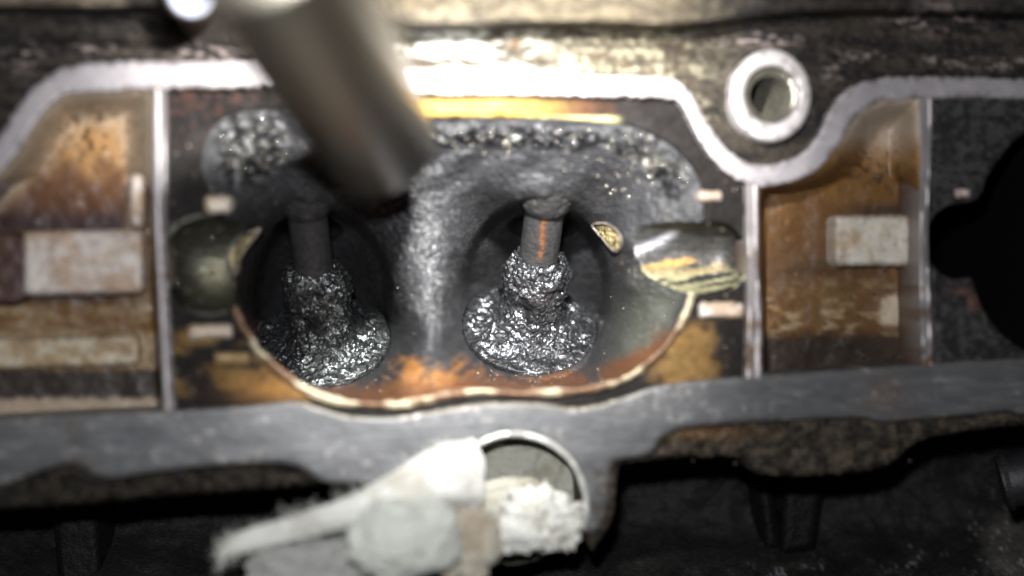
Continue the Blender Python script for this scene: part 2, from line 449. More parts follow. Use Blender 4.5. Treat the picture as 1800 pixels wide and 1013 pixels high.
# rough cast edge below the flange
def rough_c(u, v, sd):
    n = fbm((u/14, v/12), 51, 4)
    c = mix((.02, .017, .013), (.075, .06, .043), ss(.3, .7, n)); c = c*(.45+.55*ss(700, 1000, u))[:, None]; return mix(c, (.16, .09, .04), blob(u, v, 1230, 760, 90, 14)*.8)
def rough_z(u, v): return -34+26*(fbm((u/22, v/22), 52, 4)-.5)+12*(fbm((u/7, v/7), 53, 3)-.5)
er = [(1026, 806), (1150, 765), (1240, 735), (1500, 724), (1775, 712), (1900, 712), (1900, 735), (1785, 748), (1655, 764), (1606, 781), (1556, 820), (1440, 836), (1325, 832), (1292, 803), (1112, 812), (1087, 832), (1080, 900), (1058, 945), (1035, 960)]
slab('cast_edge', smooth(er, True, 3), rough_z, 240, rough_c, M_cast, head, step=3.5, edge=12, edge_drop=14, jag=5, gloss=.5)
el = [(-90, 855), (60, 822), (130, 806), (300, 818), (520, 810), (590, 840), (560, 852), (450, 862), (300, 872), (150, 886), (-90, 896)]
slab('cast_edge', smooth(el, True, 3), rough_z, 240, rough_c, M_cast, head, step=3.5, edge=12, edge_drop=14, jag=5, gloss=.5)

# ------------------------------------------------------------------ dividing ribs
def rib_c(u, v, sd):
    n = fbm((u/10, v/40), 61, 4)
    c = mix((.24, .22, .22), (.36, .335, .34), n); c = mix(c, (.16, .11, .08), ss(.55, .7, fbm((u/14, v/22), 62, 4))*ss(300, 640, v))
    return c
def rib(pl, pr_, seed):
    o = np.vstack([smooth(pl, False, 4), smooth(pr_, False, 4)[::-1]])
    um = lambda v: np.interp(v, [p[1] for p in pl], [(p[0]+q[0])/2 for p, q in zip(pl, pr_)])
    slab('rib', o, lambda u, v: -5-5*ss(0, 2.5, np.abs(u-um(v)-2))*0-3*np.exp(-((u-um(v)-3)/2.5)**2), 100, rib_c, M_face, head, step=2.5, edge=4, edge_drop=5, gloss=.4, seed=seed, skirt_stain=(.10, .055, .025))
rib([(268, 150), (268, 300), (270, 400), (275, 480), (281, 600), (288, 726)], [(291, 150), (293, 300), (291, 400), (293, 480), (301, 600), (308, 726)], 1)
rib([(1312, 312), (1312, 400), (1314, 480), (1313, 560), (1310, 668)], [(1334, 322), (1333, 400), (1334, 480), (1339, 560), (1340, 668)], 2)
rib([(1617, 168), (1618, 300), (1616, 420), (1617, 540), (1621, 648)], [(1640, 168), (1636, 300), (1631, 420), (1637, 540), (1641, 648)], 3)

# ------------------------------------------------------------------ stained pockets beside the port
def pocket(name, outline, seed, cfun, deep=92):
    o = np.asarray(outline, float)
    def z(u, v):
        sd, _ = sdist(np.stack([u, v], 1), o)
        wdt = 12+46*ss(360, 300, v)
        return -12-deep*ss(0, 1, -sd/wdt)+8*(fbm((u/30, v/30), seed, 3)-.5)
    return slab(name, o, z, 30, cfun, M_grime, head, step=4, edge_drop=0, gloss=lambda u, v: .3+.35*fbm((u/40, v/40), seed+3, 3))
TAN, AMBER, DARK, PALE = (.31, .245, .18), (.26, .13, .035), (.03, .018, .014), (.5, .44, .40)
def polC(u, v, seed):
    return fbm((u/30, v/26), seed, 5), fbm((u/8, v/10), seed+9, 4)
def lp_c(u, v, sd):
    n, n2 = polC(u, v, 71)
    d = -sd
    c = mix(TAN, (.29, .16, .06), ss(30, 85, d+40*(n-.5)))
    c = mix(c, (.10, .045, .022), ss(255, 330, v+80*(n-.5))*ss(30, 70, d))
    c = mix(c, (.04, .02, .012), ss(.56, .66, n2)*blob(u, v, 170, 240, 75, 55))
    c = mix(c, (.035, .02, .02), ss(340, 395, v+30*(n-.5))*ss(235, 205, u))  # purple-brown stain, with the shadow band above the block painted in
    low = mix((.13, .07, .024), (.27, .20, .12), np.clip(ss(.42, .62, fbm((u/60, v/16), 77, 4))*.6+ss(585, 600, v+14*(n-.5))*ss(655, 640, v)*.8, 0, 1)); low = mix(low, (.09, .045, .02), ss(.55, .68, n2)*.6)
    c = mix(c, low, ss(400, 420, v)[:]); c = mix(c, (.05, .03, .02), blob(u, v, 120, 526, 160, 9)); c = mix(c, (.03, .022, .018), ss(644, 658, v+10*(n2-.5)))  # dark lower strip paints the shade of a deep slot
    return mix(c, TAN, ss(694, 706, v+12*(n2-.5)))
lp = [(-90, 415), (0, 302), (32, 262), (62, 212), (96, 172), (135, 158), (275, 152), (276, 480), (288, 728), (-90, 745)]
pocket('pocket_floor', lp, 72, lp_c)
def rp_c(u, v, sd):
    n, n2 = polC(u, v, 81); d = -sd
    c = mix((.36, .29, .225), (.26, .15, .065), ss(50, 105, v-175+50*(n-.5)))
    c = mix(c, (.14, .068, .02), ss(255, 310, v+50*(n-.5))); c = mix(c, (.085, .042, .015), ss(330, 400, v+70*(n-.5))*ss(.38, .55, n2+.12))
    c = mix(c, (.03, .016, .01), ss(.57, .68, n2)*blob(u, v, 1540, 300, 60, 40))
    c = mix(c, (.035, .02, .014), blob(u, v, 1560, 370, 75, 11))
    c = mix(c, (.09, .045, .02), ss(.45, .6, n)*blob(u, v, 1430, 440, 80, 70))
    c = mix(c, (.05, .03, .018), blob(u, v, 1440, 475, 70, 25)*ss(.35, .6, n2+.2))
    c = mix(c, (.13, .075, .03), blob(u, v, 1470, 530, 60, 50)*.8); c = mix(c, (.30, .22, .13), ss(.5, .7, fbm((u/34, v/12), 85, 4))*ss(480, 520, v)*.7)
    c = mix(c, (.06, .03, .014), ss(6, 2, np.abs(v-478-6*(n2-.5)))*ss(1345, 1360, u)*ss(1500, 1470, u)*.8+ss(5, 1, np.abs(u-1418-8*(n2-.5)))*ss(490, 500, v)*.5)
    c = mix(c, (.42, .35, .26), ss(.35, .75, blob(u, v, 1572, 545, 34, 34)+.5*(n-.5)+.2*(n2-.5)))
    c = mix(c, (.17, .08, .025), ss(16, 4, d)*ss(300, 340, v)); return mix(c, (.025, .017, .012), ss(575, 600, v+20*(n-.5)))
rp = [(1332, 322), (1390, 316), (1430, 299), (1461, 269), (1486, 230), (1507, 199), (1532, 181), (1560, 173), (1619, 170), (1618, 420), (1624, 648), (1338, 668)]
pocket('pocket_floor', rp, 82, rp_c)
def pad(outline, z, c1, c2, seed, thick=50, gloss=.5, th=.5):
    def pc(u, v, sd):
        n = fbm((u/26, v/22), seed, 4); n2 = fbm((u/7, v/9), seed+4, 3); grime = fbm((u/55, v/38), 999, 5); drip = fbm((u/9, v/45), 998, 4)
        c = mix(c1, c2, ss(th-.12, th+.12, n)); c = mix(c, np.asarray(c2)*.5, ss(-10, -1, sd+14*(n2-.5))*.45)
        c = mix(c, np.asarray(c2)*np.array([.75, .6, .42]), ss(.5, .66, grime)*.7)
        return mix(c, np.asarray(c2)*.3, ss(.66, .72, n2)*.4)
    return slab('raised_pad', outline, lambda u, v: z+7*(fbm((u/24, v/24), seed+1, 3)-.5), thick, pc, M_grime, head, step=3, edge=9, edge_drop=12, gloss=gloss, jag=5, seed=seed)
# left pocket
pad(rect(40, 405, 253, 518, 12, -.02), -52, (.52, .46, .42), (.44, .37, .33), 101, 60)
pad(rect(-90, 407, 52, 535, 30), -62, (.05, .03, .028), (.07, .04, .035), 102, 60)
pad(rect(226, 308, 254, 402, 6), -50, (.55, .48, .44), (.40, .30, .22), 103, 60)
pad(rect(-90, 592, 246, 648, 10, -.03), -82, (.42, .36, .27), (.30, .22, .13), 105, 24)
# right pocket
pad(rect(1466, 378, 1602, 468, 12, -.01), -54, (.50, .46, .40), (.46, .40, .32), 111, 60, th=.62)

# ------------------------------------------------------------------ dark plate round the port, with its grooves
plate = np.array([(288, 150), (440, 148), (765, 160), (1000, 162), (1175, 166), (1202, 180), (1220, 208), (1242, 248), (1270, 288), (1316, 318), (1316, 670), (1316, 690), (1080, 720), (900, 730), (600, 742), (290, 735)], float)
def plate_c(u, v, sd):
    n = fbm((u/40, v/34), 121, 5); n2 = fbm((u/11, v/11), 122, 4)
    c = mix((.007, .0065, .0065), (.018, .015, .014), n2)
    c = mix(c, (.05, .024, .018), ss(.55, .66, n2)*ss(600, 400, u)*ss(300, 150, v)*.8)
    am2 = mix((.42, .26, .06), (.10, .04, .015), ss(880, 1040, u+90*(n-.5))); c = c*(1-(k_ := (ss(690, 750, u)*ss(1110, 960, u+60*(n2-.5))*ss(166, 182, v+8*(n2-.5))*ss(216, 200, v+16*(n2-.5))*(.5+.5*ss(.3, .55, n)))[:, None]))+am2*k_
    c = mix(c, (.5, .45, .22), ss(203, 207, v)*ss(222, 216, v)*ss(900, 930, u)*ss(1100, 1060, u))
    lowm = ss(555, 590, v+30*(n-.5))
    am = mix((.15, .078, .02), (.22, .14, .055), n2)
    c = mix(c, am, lowm*ss(.36, .64, fbm((u/50, v/28), 123, 4))*.8*ss(640, 560, u)*ss(710, 690, v))
    c = mix(c, (.20, .10, .03), blob(u, v, 480, 680, 70, 25))
    c = mix(c, am*.8, lowm*ss(1120, 1170, u)*ss(1300, 1230, u)*ss(.35, .6, n))
    return c
slab('port_plate', plate, lambda u, v: -26+5*(fbm((u/25, v/25), 124, 3)-.5), 60, plate_c, M_plate, head, holes=[MOUTH, GROOVE_L, GROOVE_R], step=3, edge=6, edge_drop=7,
     gloss=lambda u, v: .52+.4*fbm((u/30, v/30), 125, 3))
pad(rect(358, 342, 408, 376, 12), -12, (.60, .53, .46), (.5, .40, .3), 131, 30, .35)
pad(rect(330, 570, 409, 596, 6, -.03), -14, (.58, .53, .48), (.5, .42, .34), 132, 30, .35)
pad(rect(375, 618, 440, 642, 6), -18, (.26, .19, .1), (.3, .2, .09), 133, 25, .35)
pad(rect(1228, 531, 1308, 561, 8), -14, (.55, .5, .47), (.45, .38, .33), 134, 30, .35)
pad(rect(1226, 335, 1270, 356, 9), -14, (.55, .48, .43), (.4, .3, .24), 135, 30, .35)
pad(rect(1676, 330, 1708, 350, 8), -16, (.5, .42, .38), (.4, .3, .26), 136, 30, .35)

# ------------------------------------------------------------------ intake port: funnel from the flange down to both valve seats
edge_pts = [(u, v, -30) for u, v in MOUTH_PTS]
ctrl = edge_pts + [
    # shoulder
    (430, 250, -60), (520, 250, -85), (620, 255, -95), (740, 255, -90), (860, 250, -75), (980, 255, -80), (1090, 275, -70), (1160, 320, -70), (1180, 390, -55), (420, 330, -70), (1150, 480, -78), (1170, 540, -90),
    # divider between the two throats
    (690, 330, -150), (730, 330, -150), (740, 400, -165), (745, 470, -165), (750, 540, -150), (752, 600, -120), (760, 650, -75), (800, 660, -80), (700, 655, -95),
    (712, 470, -185), (783, 470, -182), (715, 540, -175), (780, 540, -165), (712, 400, -180), (785, 390, -175),
    # right throat
    (940, 300, -120), (945, 400, -400), (945, 450, -510), (940, 500, -610), (940, 545, -630), (935, 600, -560), (930, 640, -440), (930, 664, -350),
    (870, 335, -160), (880, 430, -400), (1040, 335, -160), (1030, 420, -380), (1060, 350, -180), (1092, 420, -125), (1102, 500, -130), (1058, 560, -450), (1076, 560, -330), (1090, 600, -150), (1060, 625, -250), (1030, 645, -330),
    (1150, 590, -70), (826, 500, -450), (822, 570, -450), (805, 500, -200), (803, 570, -190), (795, 440, -185), (835, 630, -330), (815, 640, -160), (870, 660, -320), (990, 662, -340), (850, 380, -280),
    (957, 348, -140), (957, 358, -165), (957, 332, -132), (541, 356, -140), (541, 366, -165), (541, 340, -132), (912, 350, -158), (1002, 350, -158), (497, 358, -158), (586, 358, -158),
    # left throat
    (560, 300, -118), (545, 400, -400), (550, 450, -510), (560, 500, -610), (568, 550, -630), (570, 610, -560), (575, 650, -450), (585, 684, -350),
    (470, 380, -170), (450, 440, -240), (440, 510, -360), (447, 560, -450), (468, 610, -450), (505, 650, -430), (545, 675, -390), (480, 440, -400), (610, 400, -380), (640, 440, -330), (665, 500, -380), (684, 560, -450), (688, 600, -440),
    (660, 650, -330), (625, 676, -340), (700, 500, -230), (705, 560, -230), (705, 620, -190), (640, 350, -175), (690, 440, -190)]
ctrl = np.array(ctrl, float)
def rbf_fit(c):
    d = np.linalg.norm(c[:, None, :2]-c[None, :, :2], axis=2)
    n = len(c); A = np.zeros((n+3, n+3)); A[:n, :n] = d; A[:n, n] = 1; A[:n, n+1:] = c[:, :2]/1000; A[n:, :n] = A[:n, n:].T
    A[:n, :n] -= np.eye(n)*3
    return np.linalg.solve(A, np.concatenate([c[:, 2], [0, 0, 0]]))
wts = rbf_fit(ctrl)
st = 2.4
us = np.arange(330, 1256, st); vs2 = np.arange(176, 735, st); U, V = np.meshgrid(us, vs2)
u, v = U.ravel(), V.ravel()
Z = np.zeros(len(u))
for k in range(len(ctrl)): Z += wts[k]*np.hypot(u-ctrl[k, 0], v-ctrl[k, 1])
Z += wts[-3]+wts[-2]*u/1000+wts[-1]*v/1000
Z = Z.reshape(U.shape)
for _ in range(6):
    Zp = np.pad(Z, 1, mode='edge'); Z = (Zp[1:-1, 1:-1]*2+Zp[:-2, 1:-1]+Zp[2:, 1:-1]+Zp[1:-1, :-2]+Zp[1:-1, 2:])/6
z = Z.ravel()
sd, near = sdist(np.stack([u, v], 1), MOUTH)
# recess round each guide
for gx, gy in ((955, 398), (541, 406)):
    z = z-110*ss(1.05, .75, np.hypot((u-gx)/62, (v-gy)/25))
# the two throats drop away below their rims
for bx, by, brx, bry in ((941, 512, 137, 166), (566, 522, 128, 160)):
    z = z-85*ss(1.0, .84, np.hypot((u-bx)/brx, (v-by)/bry))
# round seat pocket of each valve head
for hx, hy in ((931, 574), (567, 596)):
    rr = np.hypot((u-hx)/120, (v-hy)/85); disc = -430+(v-hy)*1.33
    z = np.where(rr < 1, np.minimum(z, disc-26), z)
    z = np.where((rr >= 1) & (v > hy-10), np.maximum(z, disc+8*ss(1.0, 1.06, rr)-60*ss(1.12, 1.35, rr)), z)
# lumps of burnt-on oil
crust = np.maximum.reduce([blob(u, v, 440, 255, 75, 85), blob(u, v, 870, 238, 170, 24), blob(u, v, 1110, 245, 60, 30), blob(u, v, 1180, 300, 45, 55), blob(u, v, 1000, 245, 120, 20)])
crust = ss(.3, .75, crust*(.55+.9*fbm((u/28, v/20), 164, 4)))*ss(4, -30, sd+50*(fbm((u/16, v/16), 165, 4)-.5))
crack = blob(u, v, 690, 385, 50, 60)+blob(u, v, 560, 320, 90, 20)*.6
wl = worley((u/9, v/9), 5); wl2 = worley((u/15+.3*fbm((u/20, v/20), 9), v/9), 6)
wl3 = worley((u/14+fbm((u/18, v/18), 8), v/14), 15)
z = z+crust*(15*(.8-wl3)+8*(.8-wl)+26*(fbm((u/26, v/26), 151, 4)-.5))
z = z+crack*10*(ss(.05, .4, wl2)-.5)
z = z+7*(fbm((u/8, v/8), 152, 3)-.5)*ss(0, 40, -sd)+10*(fbm((u/34, v/34), 153, 3)-.5)
z = z+blob(u, v, 760, 270, 130, 60)*8*np.sin((u*.55+v)/9+4*fbm((u/40, v/40), 154, 3))
z = np.where(sd > 0, np.minimum(z, -32), z)
n1 = fbm((u/30, v/30), 155, 5); n2 = fbm((u/9, v/9), 156, 4)
c = mix((.024, .024, .026), (.056, .056, .06), n2)
c = mix(c, mix((.20, .08, .022), (.27, .135, .05), n2), ss(.0, .4, blob(u, v, 780, 695, 125, 70)-.32+.9*(n1-.5)+.5*(n2-.5)))
rightlow = ss(1040, 1120, u)*ss(470, 540, v)
c = mix(c, (.085, .09, .075), rightlow*ss(-5, -30, sd)*.9)
nearlip = ss(-46, -16, sd+26*(n1-.5))*ss(560, 620, v)
c = mix(c, mix((.17, .07, .025), (.09, .045, .03), n2), nearlip*ss(.3, .55, n1+.1))
c = mix(c, (.10, .06, .05), ss(-34, -14, sd)*ss(540, 570, v)*ss(620, 560, u)*.9)
g = .40-.10*n2-.2*crust-.1*blob(u, v, 750, 500, 60, 130)
ridge = blob(u, v, 745, 470, 70, 150)
gm = np.clip(.05+.9*crust*ss(.55, .68, .5*vn((u/8, v/8), 160)+.5*fbm((u/20, v/20), 162, 3))+.32*ridge*ss(.55, .8, vn((u/5, v/5), 159)), 0, .9)*ss(600, 560, v)  # pale metallic specks painted on crust and divider to make them glint
c = mix(c, (.27, .27, .28), np.clip(gm-.05, 0, 1)); c = mix(c, (.012, .012, .013), crust*(1-ss(.1, .4, gm)))
nx = len(us); idx = np.arange(len(u)).reshape(len(vs2), nx)
q = np.stack([idx[:-1, :-1], idx[1:, :-1], idx[1:, 1:], idx[:-1, 1:]], -1).reshape(-1, 4)
GL_SEG, GR_SEG = ((368, 466), (440, 456)), ((1105, 436), (1248, 452))
def gdepth(uu, vv, a, b, rad, zc=-26):
    a, b = np.array(a, float), np.array(b, float); q_ = np.stack([uu, vv], 1); ab = b-a
    t = np.clip(((q_-a)@ab)/(ab@ab), 0, 1); d = np.linalg.norm(q_-(a+t[:, None]*ab), axis=1)
    return zc-np.sqrt(np.maximum(rad**2-d**2, 0))*1.3
PU, PV, PZ = us[0], vs2[0], z.reshape(U.shape).copy()
def portz(uu, vv):
    return PZ[np.clip(np.rint((vv-PV)/st), 0, PZ.shape[0]-1).astype(int), np.clip(np.rint((uu-PU)/st), 0, PZ.shape[1]-1).astype(int)]
pts_ = np.stack([u, v], 1)
gone = (sdist(pts_, GROOVE_L)[0] < 0) & (gdepth(u, v, *GL_SEG, 84) < z)
gone |= (sdist(pts_, GROOVE_R)[0] < 0) & (gdepth(u, v, *GR_SEG, 66) < z)
q = q[((sd < 16) & ~gone)[q].all(1)]
used = np.unique(q); rm = np.full(len(u), -1); rm[used] = np.arange(len(used))
port = make('intake_port', P(u, v, z)[used], rm[q], M_port, head, c[used], np.clip(g, .12, .8)[used], sharp=0)
at_ = port.data.attributes.new('graphite_glint', 'FLOAT', 'POINT'); at_.data.foreach_set('value', gm[used].astype(np.float32))
port['label'] = 'soot-black twin intake port throat with orange varnish at its lower edge'

# gold lip along the lower edge of the mouth
lipc = smooth([(412, 540)]+MOUTH_PTS[1:18], False, 8)
lp3 = P(lipc[:, 0], lipc[:, 1], -20+0*lipc[:, 0])
X, f = tube_along(lp3, 6.5+5*(fbm((np.arange(len(lipc))/6, np.zeros(len(lipc))), 163, 3)-.5), 10, noise=.7, nscale=2, flat=.55)
sn = fbm((np.arange(len(lipc))/5, np.zeros(len(lipc))), 161, 3)
lc = mix((.36, .31, .21), (.12, .065, .035), ss(.38, .58, sn)).repeat(10, 0)
make('port_lip', X, f, M_gold, head, lc, .5)

# neighbouring port at the right: dark opening
NB = smooth([(1900, 190), (1800, 236), (1768, 266), (1737, 308), (1722, 346), (1700, 357), (1664, 364), (1638, 386), (1628, 422), (1635, 456), (1655, 481), (1682, 491), (1706, 488), (1714, 505), (1724, 535), (1746, 570), (1776, 600), (1810, 618), (1900, 640)], True, 4)
def p2_c(u, v, sd):
    n2 = fbm((u/10, v/8), 171, 4); n = fbm((u/30, v/30), 172, 4)
    c = mix((.018, .0175, .018), (.045, .044, .045), ss(.35, .7, n2)); return mix(c, (.12, .06, .045), ss(.5, .65, n)*blob(u, v, 1690, 530, 30, 20))
slab('port_plate', np.array([(1634, 168), (1910, 168), (1910, 640), (1638, 652)], float), lambda u, v: -26+6*(fbm((u/18, v/18), 173, 3)-.5), 60, p2_c, M_plate, head, holes=[NB], step=3, edge=6, edge_drop=6, gloss=.4)
c0 = NB.mean(0)
ring0 = P(c0[0]+(NB[:, 0]-c0[0])*1.02, c0[1]+(NB[:, 1]-c0[1])*1.02, -30)
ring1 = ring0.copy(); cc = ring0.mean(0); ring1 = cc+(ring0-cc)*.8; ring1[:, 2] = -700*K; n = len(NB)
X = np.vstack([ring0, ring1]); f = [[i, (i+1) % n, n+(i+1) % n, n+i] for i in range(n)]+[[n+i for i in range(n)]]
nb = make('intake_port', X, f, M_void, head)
nb['label'] = 'unlit neighbouring intake port, a black opening'

def groove(outline, seg, rad, seed, cfun, zc=-26):
    a, b = np.array(seg[0], float), np.array(seg[1], float)
    def z(u, v):
        return gdepth(u, v, a, b, rad, zc)+3*(fbm((u/40, v/5), seed, 3)-.5)
    o = np.asarray(outline); c = o.mean(0); o = c+(o-c)*1.05
    return slab('pivot_groove', o, lambda u, v: np.minimum(z(u, v), np.where(sdist(np.stack([u, v], 1), MOUTH)[0] < 4, portz(u, v)-1.5, 99)), 20, cfun, M_oily, head, step=3, edge_drop=0, gloss=lambda u, v: .36+.34*fbm((u/30, v/12), seed+1, 3))
def gl_c(u, v, sd):
    n = fbm((u/20, v/14), 141, 4)
    c = mix((.022, .022, .018), (.06, .058, .04), n); return mix(c, (.36, .34, .22), blob(u, v, 380, 485, 26, 30)*.7)  # paler olive patch is a highlight painted into the groove
def gr_c(u, v, sd):
    n = fbm((u/60, (v+u*.18)/6), 142, 4); n2 = fbm((u/30, v/12), 143, 4)
    c = mix((.02, .02, .022), (.06, .058, .055), n2)
    c = mix(c, (.40, .40, .44), np.exp(-((v-412-(1185-u)*.45)/7)**2)*ss(1110, 1130, u)*ss(1200, 1170, u))  # bluish-white streak painted as an oily reflection
    c = mix(c, (.45, .43, .26), ss(455, 490, v-(u-1200)*.05)*ss(.40, .52, n)*.95)
    c = mix(c, (.40, .22, .06), ss(.5, .6, n)*blob(u, v, 1190, 465, 70, 14))
    return c
groove(GROOVE_L, GL_SEG, 84, 144, gl_c)
groove(GROOVE_R, GR_SEG, 66, 145, gr_c)

# gummy gold deposits where the pivot grooves break into the port
def gum(pts, z, seed, label):
    o = smooth(pts, True, 5)
    g = slab('gum_deposit', o, lambda u, v: z(u, v)+6*(fbm((u/5, v/5), seed, 3)-.5), 30, lambda u, v, sd: mix(mix((.55, .43, .15), (.42, .38, .25), fbm((u/9, v/9), seed+1, 3)), (.05, .03, .015), ss(.55, .62, fbm((u/6, v/6), seed+2, 4))), M_gum, head, step=1.5, edge=4, edge_drop=5, gloss=.28)
    ring = P(o[:, 0], o[:, 1], z(o[:, 0], o[:, 1])-1); X, f = tube_along(ring, 3.2, 8, closed=True, noise=.5, nscale=3)
    make('bead', X, f, M_carbon, g, C(X[:, 0], (.16, .14, .12)), .12)  # bead added round the crescent as its rim highlight
    g['label'] = label
gum([(458, 403), (444, 406), (426, 414), (408, 432), (400, 455), (405, 470), (413, 484), (419, 462), (432, 438), (446, 420)], lambda u, v: np.maximum(np.minimum(portz(u, v), -70), -140)+6, 181, 'brown and gold gum crescent at the left pivot groove')
gum([(1042, 396), (1060, 393), (1078, 400), (1090, 416), (1091, 434), (1083, 442), (1070, 432), (1056, 415)], lambda u, v: portz(u, v)+8, 182, 'bright gold gum crescent at the right pivot groove')

# ------------------------------------------------------------------ valve guides and valves
def valve(hu, hv, gu, gv, seed, label, bright, lean):
    hz, gz = -430, -235
    o = P(hu, hv, hz); gpt = P(gu, gv, gz); ax = gpt-o; Ln = np.linalg.norm(ax)/K; s = S(hu, hv, hz)
    t = thing('intake_valve', label, 'valve', 'carbon-caked intake valves'); t.location = Vector(o)
    def put(ob): ob.parent = t; ob.matrix_parent_inverse = Matrix.Translation(-Vector(o)); return ob
    R = 119*s; Rc = 148*s
    # polished margin of the head
    X, f, (TH, T, RR) = lathe(o, ax, [(1, -26), (R*.9, -30), (R, -24), (R, -16), (R*.97, -14)], 120)
    put(make('head', X, f, M_stem, None, C(TH, (.05, .048, .046)), .4))
    # burnt crust over the tulip and collar
    cl = 1.0*s
    prof = [(R*1.01, -22), (R*1.01, -8), (R*.99, 0), (R*.93, 2), (R*.78, 4), (R*.66, 9), (Rc*.45, 20), (Rc*.39, 38), (Rc*.36, 62), (Rc*.365, 96), (Rc*.38, 116), (Rc*.375, 138), (Rc*.35, 158), (Rc*.31, 172), (Rc*.255, 188), (Rc*.225, 196)]
    def disp(x, y, tt, th):
        p = (x/26, y/26, tt/26)
        d = 20*(fbm(p, seed, 2)-.5)+5*(.55-worley((x/15, y/15, tt/15), seed))+6.5*(vn((x/6, y/6, tt/6), seed+2)-.5)+4*(vn((x/4, y/4, tt/4), seed+3)-.5)
        ring = np.exp(-((tt-165)/22)**2)
        d = d+ring*10*(fbm((np.cos(th)*2, np.sin(th)*2, tt*0), seed+5, 3)-.35)
        pit = np.exp(-((th-(4.25+lean))/.35)**2-((tt-88)/16)**2)      # chipped patch
        rr_ = np.hypot(x, y)
        d = d*(.3+.7*ss(R*.98, R*.8, rr_))*(.55+.9*vn((x/34, y/34, tt/34), seed+6))
        return d*(1-.9*pit)-16*pit
    X, f, (TH, T, RR) = lathe(o, ax, prof, 300, dt=1.7, disp=disp)
    xx, yy = RR*np.cos(TH), RR*np.sin(TH)
    nn = fbm((xx/14, yy/14, T/14), seed+7, 4); patch = fbm((xx/40, yy/40, T/40), seed+8, 3)
    fl = worley((xx/6.5, yy/6.5, T/6.5), seed+12); ci = vn((xx/5, yy/5, T/5), seed+13)
    fleck = (.35+.65*ss(.7, .25, fl))*ss(.3, .7, .55*ci+.45*nn)*ss(.43, .57, patch+.06)  # graphite flecks brightened in colour and metal to give the crust glints
    fleck = fleck*(.6+.4*ss(40, 100, T))+.25*ss(.5, .7, nn)
    cc = mix((.014, .0145, .016), bright, np.clip(fleck*1.15, 0, 1))
    gg = .33-.11*ss(.35, .6, nn)
    cr = put(make('carbon_crust', X, f, M_carbon, None, cc, gg, sharp=0))
    at = cr.data.attributes.new('graphite_glint', 'FLOAT', 'POINT'); at.data.foreach_set('value', np.clip(.1+4.5*fleck, 0, .94).ravel().astype(np.float32))
    # stem
    X, f, (TH, T, RR) = lathe(o, ax, [(Rc*.228, 170), (Rc*.22, 210), (Rc*.216, Ln+40)], 72, dt=5, cap1=True,
                              disp=lambda x, y, tt, th: 1.6*(fbm((x/8, y/8, tt/8), seed+9, 3)-.5))
    rust = .55*np.exp(-((TH-4.62-.25*(fbm((T/14, T*0), seed+14, 2)-.5))/.14)**2)*ss(205, 222, T)*ss(.42, .6, fbm((TH*14, T/7), seed+10, 3)+.08)*(lean > 0)
    cc = mix(C(TH, (.055, .055, .056)), (.42, .14, .03), rust)
    put(make('stem', X, f, M_stem, None, cc, .42))
    # guide, pressed into the head
    rg = Rc*.275
    X, f, (TH, T, RR) = lathe(o, ax, [(Rc*.2, Ln+20), (rg*.97, Ln+20), (rg, Ln+26), (rg*1.04, Ln+50), (rg*1.04, Ln+90)], 120, dt=2.2,
                              disp=lambda x, y, tt, th: 9*(fbm((x/9, y/9, tt/9), seed+11, 3)-.5)*ss(Ln+20, Ln+30, tt))
    make('valve_guide', X, f, M_carbon, head, mix(C(TH, (.02, .02, .021)), (.035, .035, .035), ss(Ln+26, Ln+40, T)), .34-.1*ss(Ln+26, Ln+40, T))
    return t
valve(931, 572, 957, 374, 200, 'right intake valve, stem streaked orange, crusted with bright grey carbon', (.46, .475, .51), .02)
valve(567, 594, 541, 382, 300, 'left intake valve, dull black stem above a wet-looking carbon crust', (.42, .455, .455), -.1)

# ------------------------------------------------------------------ shiny metallic beads added to make sparkles: uncountable
rng = np.random.default_rng(7)
spots = []
def addspots(n, fu, r=(1.2, 2.6)):
    for _ in range(n):
        uu, vv, zz = fu(); spots.append((uu, vv, zz, 1.35*rng.uniform(*r)))
zi = lambda uu, vv: float(z[np.argmin((u-uu)**2+(v-vv)**2)])
def inport(cx, cy, sx, sy):
    def fn():
        while True:
            a, b = rng.normal(cx, sx), rng.normal(cy, sy)
            if sdist(np.array([[a, b]]), MOUTH)[0][0] < -6: return a, b, zi(a, b)+1
    return fn
addspots(28, inport(1140, 570, 50, 60), (1.1, 1.9)); addspots(80, inport(1150, 290, 60, 40), (1.6, 3)); addspots(50, inport(900, 250, 130, 20), (1.6, 3.0)); addspots(60, inport(440, 260, 50, 50), (1.6, 3))
addspots(60, inport(850, 670, 130, 15), (1.2, 2.2)); addspots(14, inport(740, 420, 40, 90), (1, 1.7))
addspots(30, lambda: (rng.uniform(300, 400), rng.uniform(200, 720), -21), (1.4, 3)); addspots(16, lambda: (rng.uniform(1230, 1308), rng.uniform(300, 650), -21), (1.4, 2.8))
addspots(20, lambda: (rng.uniform(1350, 1610), rng.uniform(460, 640), -62), (1.2, 2)); addspots(25, lambda: (rng.uniform(1100, 1600), rng.uniform(765, 815), -22), (1.4, 2.6))
bm = bmesh.new(); bmesh.ops.create_icosphere(bm, subdivisions=1, radius=1)
bv = np.array([q_.co[:] for q_ in bm.verts]); bf = np.array([[x_.index for x_ in q_.verts] for q_ in bm.faces]); bm.free()
VX, FX = [], []
for k, (a_, b_, c_, r_) in enumerate(spots):
    VX.append(P(a_, b_, c_)+bv*r_*K*np.array([1, 1, .7])); FX.append(bf+k*len(bv))
dr = make('glint_beads', np.vstack(VX), np.vstack(FX), M_bead, head, sharp=0); dr['kind'] = 'stuff'

